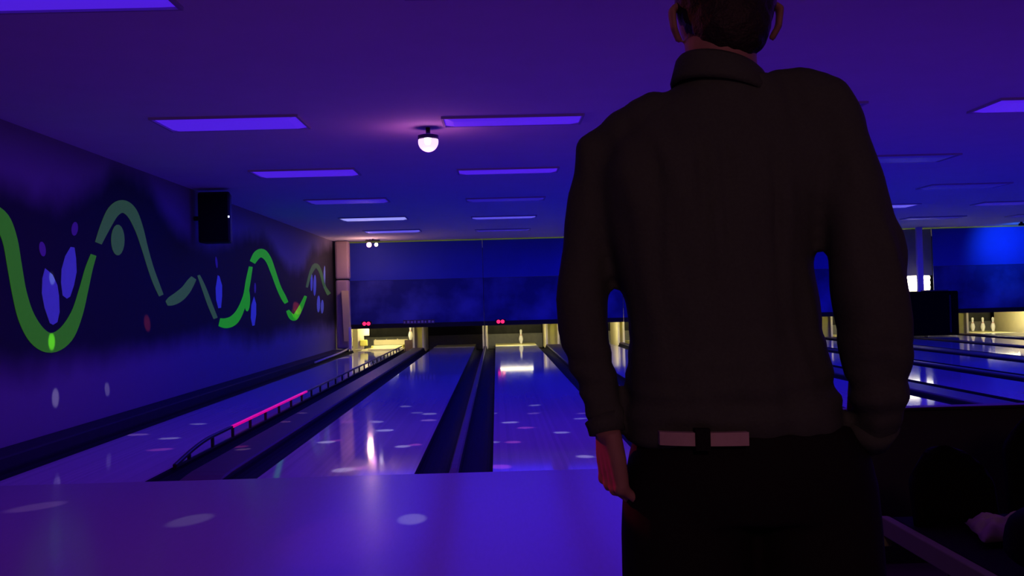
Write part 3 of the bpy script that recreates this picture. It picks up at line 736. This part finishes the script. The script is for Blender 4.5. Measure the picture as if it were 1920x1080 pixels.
# --- body (skin): head, neck, hands on one continuous figure that runs inside the clothes
bm = bmesh.new()
hc = px(1360, 30, 0.05)
ball(bm, hc+Vector((0, 0.012, 0.018)), (0.080, 0.097, 0.108), 24, 16)             # cranium
ball(bm, hc+Vector((0.0, 0.045, -0.055)), (0.058, 0.065, 0.070), 20, 12)            # jaw
ball(bm, hc+Vector((0, 0.088, -0.095)), (0.026, 0.022, 0.022), 12, 8)               # chin
tube(bm, [hc+Vector((0, 0.100, 0.012)), hc+Vector((0, 0.124, -0.028)), hc+Vector((0, 0.104, -0.036))], [0.009, 0.015, 0.012], 10)  # nose
for s_ in (-1, 1):
    ball(bm, hc+Vector((s_*0.031, 0.092, 0.012)), (0.014, 0.012, 0.010), 10, 7)     # eyes
    ball(bm, hc+Vector((s_*0.033, 0.098, 0.030)), (0.022, 0.010, 0.007), 10, 7)     # brow
    e0 = hc+Vector((s_*0.082, 0.002, -0.012))
    tube(bm, [e0+Vector((s_*0.004, 0.0, 0.030)), e0+Vector((s_*0.012, -0.008, 0.020)), e0+Vector((s_*0.009, -0.006, -0.008)), e0+Vector((-s_*0.002, 0.004, -0.030))], [(0.007, 0.012), (0.007, 0.016), (0.006, 0.013), (0.006, 0.008)], 10)  # ears
ball(bm, hc+Vector((0, 0.100, -0.062)), (0.024, 0.012, 0.006), 10, 7)               # lips
ball(bm, hc+Vector((0, 0.099, -0.071)), (0.021, 0.012, 0.006), 10, 7)
nk = px(1358, 200, 0.02)
loft(bm, [(nk+Vector((0, 0, -0.06)), 0.080, 0.075, 1), (nk, 0.068, 0.066, 1), (nk+Vector((0, 0.01, 0.05)), 0.060, 0.062, 1), (nk+Vector((0, 0.02, 0.12)), 0.060, 0.066, 1)], 24)
ch = px(1350, 400, 0.03); pel = px(1385, 860, 0.03)
loft(bm, [(pel+Vector((0, 0, -0.06)), 0.12, 0.085, 0.9), (pel+Vector((-0.02, 0, 0.1)), 0.13, 0.085, 0.9), (ch+Vector((0, 0, -0.15)), 0.13, 0.09, 0.9), (ch, 0.14, 0.10, 0.9), (ch+Vector((0, 0, 0.15)), 0.13, 0.07, 0.9), (nk+Vector((0, 0, -0.03)), 0.06, 0.06, 1)], 24)
for sh, el, wr in ((l_sh, l_el, l_wr), (r_sh, r_el, r_wr)):
    capsule_chain(bm, [(sh, 0.034), (sh.lerp(el, 0.5), 0.032), (el, 0.027), (el.lerp(wr, 0.4)+(Vector((-0.006, 0.01, 0)) if sh is l_sh else Vector((0, 0, 0))), 0.026), (wr, (0.024, 0.020))])
hipL, hipR = pel+Vector((-0.085, 0, -0.05)), pel+Vector((0.085, 0, -0.05))
legs = []
for hp, sx in ((hipL, -1), (hipR, 1)):
    cx_ = px(1285 if sx < 0 else 1532, 1080, 0.03)
    kn = Vector((cx_.x, cx_.y, 0.48)); an = Vector((cx_.x, cx_.y-0.012, 0.09)); legs.append((hp, kn, an))
    capsule_chain(bm, [(hp, 0.070), (hp.lerp(kn, 0.5), 0.060), (kn, 0.050), (kn.lerp(an, 0.35), 0.050), (an, 0.036)])
def hand(bm, wr, down, back, curl, scale=1.0):
    """palm and five fingers; down = along the hand, back = away from the palm, thumb side = back x down"""
    down = down.normalized(); back = (back-back.dot(down)*down).normalized(); side = down.cross(back).normalized()
    out = []
    k = scale
    pm = wr+down*0.048*k
    tube(bm, [wr-down*0.005, wr+down*0.03*k, wr+down*0.065*k, wr+down*0.088*k], [(0.024*k, 0.019*k), (0.036*k, 0.018*k), (0.041*k, 0.016*k), (0.038*k, 0.012*k)], 14) if abs(back.y) > 0.7 else None
    grid = [(-0.03, 0.084, 0.070, 0.0082), (-0.010, 0.090, 0.080, 0.0090), (0.011, 0.088, 0.075, 0.0088), (0.030, 0.082, 0.066, 0.0084)]
    # palm slab built from four metacarpals and a filler
    for off, base, ln, r in grid:
        tube(bm, [wr+side*off*0.45*k, wr+down*base*0.5*k+side*off*0.8*k, wr+down*base*k+side*off*k], [0.015*k, 0.0145*k, 0.0115*k], 10)
        ball(bm, wr+down*base*k+side*off*k+back*0.003, 0.0115*k, 10, 7)
        p = wr+down*base*k+side*off*k; ang = 0.0; pts = [p]
        for sg, frac in enumerate((0.45, 0.30, 0.25)):
            ang += curl[sg]; d = down*math.cos(ang)-back*math.sin(ang)
            p = p+d*ln*frac*k; pts.append(p)
        tube(bm, pts, [r*1.08*k, r*k, r*0.92*k, r*0.78*k], 10)
        for i_, q_ in enumerate(pts[1:]): ball(bm, q_, r*(1.0, 0.92, 0.78)[i_]*k, 10, 7)
    b0 = wr+down*0.022*k+side*0.026*k-back*0.004
    b1 = b0+(down*0.75+side*0.50-back*0.35).normalized()*0.040*k
    b2 = b1+(down*0.90+side*0.05-back*0.55).normalized()*0.032*k
    b3 = b2+(down*0.85-side*0.15-back*0.6).normalized()*0.025*k
    tube(bm, [b0, b1, b2, b3], [0.014*k, 0.0118*k, 0.0102*k, 0.0085*k], 10)
    for q_, r in ((b0, 0.014), (b1, 0.0116), (b2, 0.010), (b3, 0.0085)): ball(bm, q_, r*k, 10, 7)
hand(bm, l_wr, Vector((0.10, 0.12, -1)), Vector((-0.86, -0.28, 0)), (0.75, 1.25, 0.95), 1.08)
hand(bm, r_wr, Vector((-0.25, 0.10, -1)), Vector((0.90, -0.20, 0)), (0.35, 0.5, 0.35), 0.98)
person = body_mesh(bm, 'person', 0.0042, M_SKIN, None, 3)
tag(person, 'standing person seen from behind in a dark long sleeved shirt, pale belt and black trousers', 'person')

# --- shirt: torso and sleeves
def ring_px(y, L, R, depth, dY=0.02, sq=0.85):
    c = px((L+R)/2, y, dY); return (c, (R-L)/2/S, depth, sq)
bm = bmesh.new()
loft(bm, [ring_px(822, 1172, 1584, 0.118, 0.03, 0.85), ring_px(800, 1164, 1584, 0.130, 0.03, 0.85), ring_px(770, 1164, 1576, 0.136, 0.03), ring_px(730, 1168, 1564, 0.132, 0.03), ring_px(680, 1172, 1552, 0.124, 0.03), ring_px(620, 1172, 1541, 0.122, 0.03),
          ring_px(560, 1162, 1534, 0.125, 0.03), ring_px(500, 1148, 1525, 0.128, 0.03), ring_px(440, 1136, 1536, 0.130, 0.03), ring_px(380, 1120, 1560, 0.128, 0.03), ring_px(320, 1112, 1585, 0.118, 0.03), ring_px(275, 1130, 1582, 0.104, 0.03), ring_px(240, 1170, 1570, 0.090, 0.03),
          ring_px(205, 1215, 1535, 0.082, 0.03), ring_px(175, 1246, 1490, 0.076, 0.03), ring_px(148, 1264, 1455, 0.072, 0.03, 1.0)], 40)
capsule_chain(bm, [(px(1235, 230, 0.035), 0.056), (px(1165, 278, 0.045), 0.054), (px(1125, 312, 0.05), 0.046)])
capsule_chain(bm, [(px(1480, 195, 0.02), 0.058), (px(1545, 212, 0.0), 0.058), (px(1566, 240, -0.01), 0.054)])
ball(bm, px(1128, 292, 0.05), 0.049)
# left sleeve following the picture's outline
capsule_chain(bm, [(px(1122, 302, 0.05), 0.046), (px(1108, 400, 0.055), 0.046), (px(1098, 480, 0.06), 0.045), (px(1093, 560, 0.06), 0.046), (px(1095, 620, 0.055), 0.0455), (px(1111, 690, 0.04), 0.040), (px(1126, 750, 0.02), 0.033), (px(1138, 800, 0.005), 0.027)], 20)
# right sleeve
capsule_chain(bm, [(px(1566, 245, -0.02), 0.050), (px(1590, 330, -0.04), 0.052), (px(1606, 410, -0.05), 0.056), (px(1623, 480, -0.06), 0.0615), (px(1633, 560, -0.065), 0.0632), (px(1643, 640, -0.06), 0.060), (px(1652, 710, -0.05), 0.052), (px(1648, 770, -0.03), 0.042), (px(1632, 808, 0.0), 0.037), (px(1622, 822, 0.015), 0.033)], 20)
capsule_chain(bm, [(px(1650, 452, -0.06), 0.040), (px(1661, 480, -0.065), 0.036), (px(1664, 505, -0.065), 0.034)], 14)     # bunched sleeve at the elbow
def folds(p):
    f = 0.010*noise.noise((p.x*15+p.z*2.5, p.y*5, p.z*3.2))+0.006*noise.noise((p.x*34+p.z*6, p.y*14, p.z*9+5))
    k = max(0, 1-abs(p.z-1.0)/0.13)
    f += 0.012*k*noise.noise((p.x*7+p.z*9, p.y*7, p.z*38))
    up = min(1, max(0, (p.z-1.12)/0.15))*min(1, max(0, (1.42-p.z)/0.05))
    for x0, a in ((0.335, 0.011), (0.372, 0.008), (0.455, 0.011), (0.262, 0.006)):
        f -= a*math.exp(-((p.x-x0-0.02*(1.3-p.z))/0.011)**2)*up
    return f
shirt = body_mesh(bm, 'shirt', 0.008, M_SHIRT, person, 8, folds)
# collar, cuff, buttons-free yoke seam
bm = bmesh.new(); n = 40; R = []
cc = px(1352, 158, 0.028)
for (dr, dz, dy) in ((0.007, -0.022, -0.004), (0.009, -0.012, -0.004), (-0.002, 0.024, 0.004), (-0.007, 0.030, 0.006), (-0.011, 0.028, 0.006), (-0.006, -0.015, 0)):
    ring = []
    for k in range(n):
        a = 2*PI*k/n; tilt = -0.018*math.cos(a)                      # higher on the left, as the head leans right
        ring.append(bm.verts.new((cc.x+(0.078+dr)*math.cos(a), cc.y+dy+(0.074+dr)*math.sin(a), cc.z+dz+tilt-0.012*math.sin(a))))
    R.append(ring)
for i in range(len(R)):
    a, b = R[i], R[(i+1) % len(R)]
    for k in range(n): bm.faces.new((a[k], a[(k+1) % n], b[(k+1) % n], b[k]))
obj('collar', bm, M_SHIRT, shirt, smooth=True)
bm = bmesh.new(); tube(bm, [px(1131, 782, 0.012), px(1136, 795, 0.008), px(1139, 812, 0.004)], [0.033, 0.0325, 0.031], 20); obj('cuff', bm, M_SHIRT, shirt, smooth=True)
bm = bmesh.new(); tube(bm, [px(1640, 790, -0.018), px(1626, 820, 0.010)], [0.042, 0.038], 20); obj('cuff', bm, M_SHIRT, shirt, smooth=True)
# --- trousers
bm = bmesh.new()
loft(bm, [ring_px(960, 1175, 1640, 0.12, 0.03, 0.8), ring_px(900, 1168, 1640, 0.135, 0.03, 0.85), ring_px(860, 1172, 1632, 0.135, 0.03, 0.85), ring_px(815, 1185, 1600, 0.126, 0.03, 0.85), ring_px(796, 1190, 1592, 0.122, 0.03, 0.85)], 40)
tl = [px(1285, 900, 0.03), px(1285, 1000, 0.03), px(1288, 1080, 0.03)]; tr_ = [px(1524, 900, 0.03), px(1528, 1000, 0.03), px(1534, 1080, 0.03)]
for T, (hp, kn, an) in ((tl, legs[0]), (tr_, legs[1])):
    kx = T[2].x
    capsule_chain(bm, [(T[0], 0.106), (T[1], 0.111), (T[2], 0.112), (Vector((kx+0.0, T[2].y, 0.50)), 0.088), (Vector((kx, T[2].y-0.005, 0.28)), 0.074), (Vector((kx, T[2].y-0.012, 0.07)), 0.070)], 22)
trousers = body_mesh(bm, 'trousers', 0.008, M_TROUS, person, 6, lambda p: 0.004*noise.noise((p.x*14, p.y*14, p.z*8)))
# --- belt with centre loop, only showing where the shirt lifts at the back
M_BELT = mat('pale_grey_belt', (0.30, 0.24, 0.24), 0.5, 0.3, noise_scale=60, noise_amt=0.1)
def belt_arc(x0, x1, y_, h, off, m, name, parent, thick=0.006):
    bm = bmesh.new(); n = 18; rows_ = []
    c, a, b, sq = ring_px(y_, 1162, 1588, 0.131, 0.03, 0.85)
    for i in range(n+1):
        X = px(x0+(x1-x0)*i/n, y_, 0).x; u = max(-0.999, min(0.999, (X-c.x)/a))
        cs = abs(u)**(1/sq); sn = math.sqrt(max(0, 1-cs*cs)); Yb = c.y-b*sn**sq-off
        rows_.append([bm.verts.new((X, Yb-thick, c.z-h/2)), bm.verts.new((X, Yb-thick, c.z+h/2)), bm.verts.new((X, Yb+0.012, c.z+h/2)), bm.verts.new((X, Yb+0.012, c.z-h/2))])
    for a_, b_ in zip(rows_, rows_[1:]):
        for k in range(4): bm.faces.new((a_[k], a_[(k+1) % 4], b_[(k+1) % 4], b_[k]))
    bm.faces.new(rows_[0][::-1]); bm.faces.new(rows_[-1])
    return obj(name, bm, m, parent)
belt = belt_arc(1222, 1372, 801, 0.021, 0.010, M_BELT, 'belt', person)
belt_arc(1280, 1305, 801, 0.034, 0.0145, M_TROUS, 'belt_loop', belt)
# --- hair
bm = bmesh.new(); ball(bm, hc+Vector((0, -0.004, 0.032)), (0.086, 0.098, 0.106), 24, 16)
ball(bm, hc+Vector((0, -0.045, -0.020)), (0.068, 0.058, 0.072), 20, 12)
body_mesh(bm, 'hair', 0.006, M_HAIR, person, 3, lambda p: 0.004*noise.noise(p*60))
# --- shoes
for T in (tl, tr_):
    bm = bmesh.new(); c = Vector((T[2].x, T[2].y, 0))
    loft_pts = [(c+Vector((0, -0.07, 0.045)), (0.034, 0.042)), (c+Vector((0, 0.0, 0.05)), (0.038, 0.048)), (c+Vector((0, 0.09, 0.042)), (0.044, 0.040)), (c+Vector((0, 0.17, 0.034)), (0.042, 0.032)), (c+Vector((0, 0.205, 0.028)), (0.030, 0.024))]
    tube(bm, [p for p, r in loft_pts], [r for p, r in loft_pts], 16)
    tube(bm, [c+Vector((0, -0.02, 0.05)), c+Vector((0, -0.02, 0.10))], [0.040, 0.042], 16)
    body_mesh(bm, 'shoe', 0.006, M_BLACK, person, 3)
# added out-of-view red lamp, its narrow beams graze the hand and the ear
can = empty('added_red_rim_lamp', (-2.6, 4.2, CEIL)); tag(can, 'small added red rim lamp under the ceiling near the mural wall', 'party light')
bm = bmesh.new(); lathe(bm, [(0.02, 0.0), (0.02, -0.06), (0.05, -0.07), (0.06, -0.16), (0.055, -0.165)], 14); obj('can_body', bm, M_BLACK, can)
spot('beam', (-2.6, 4.2, CEIL-0.2), px(1122, 862, 0.04), (1.0, 0.03, 0.07), 330, 0.034, can, 0.5)
spot('beam', (-2.6, 4.2, CEIL-0.2), px(1258, 45, 0.04), (1.0, 0.18, 0.05), 40, 0.028, can, 0.6)
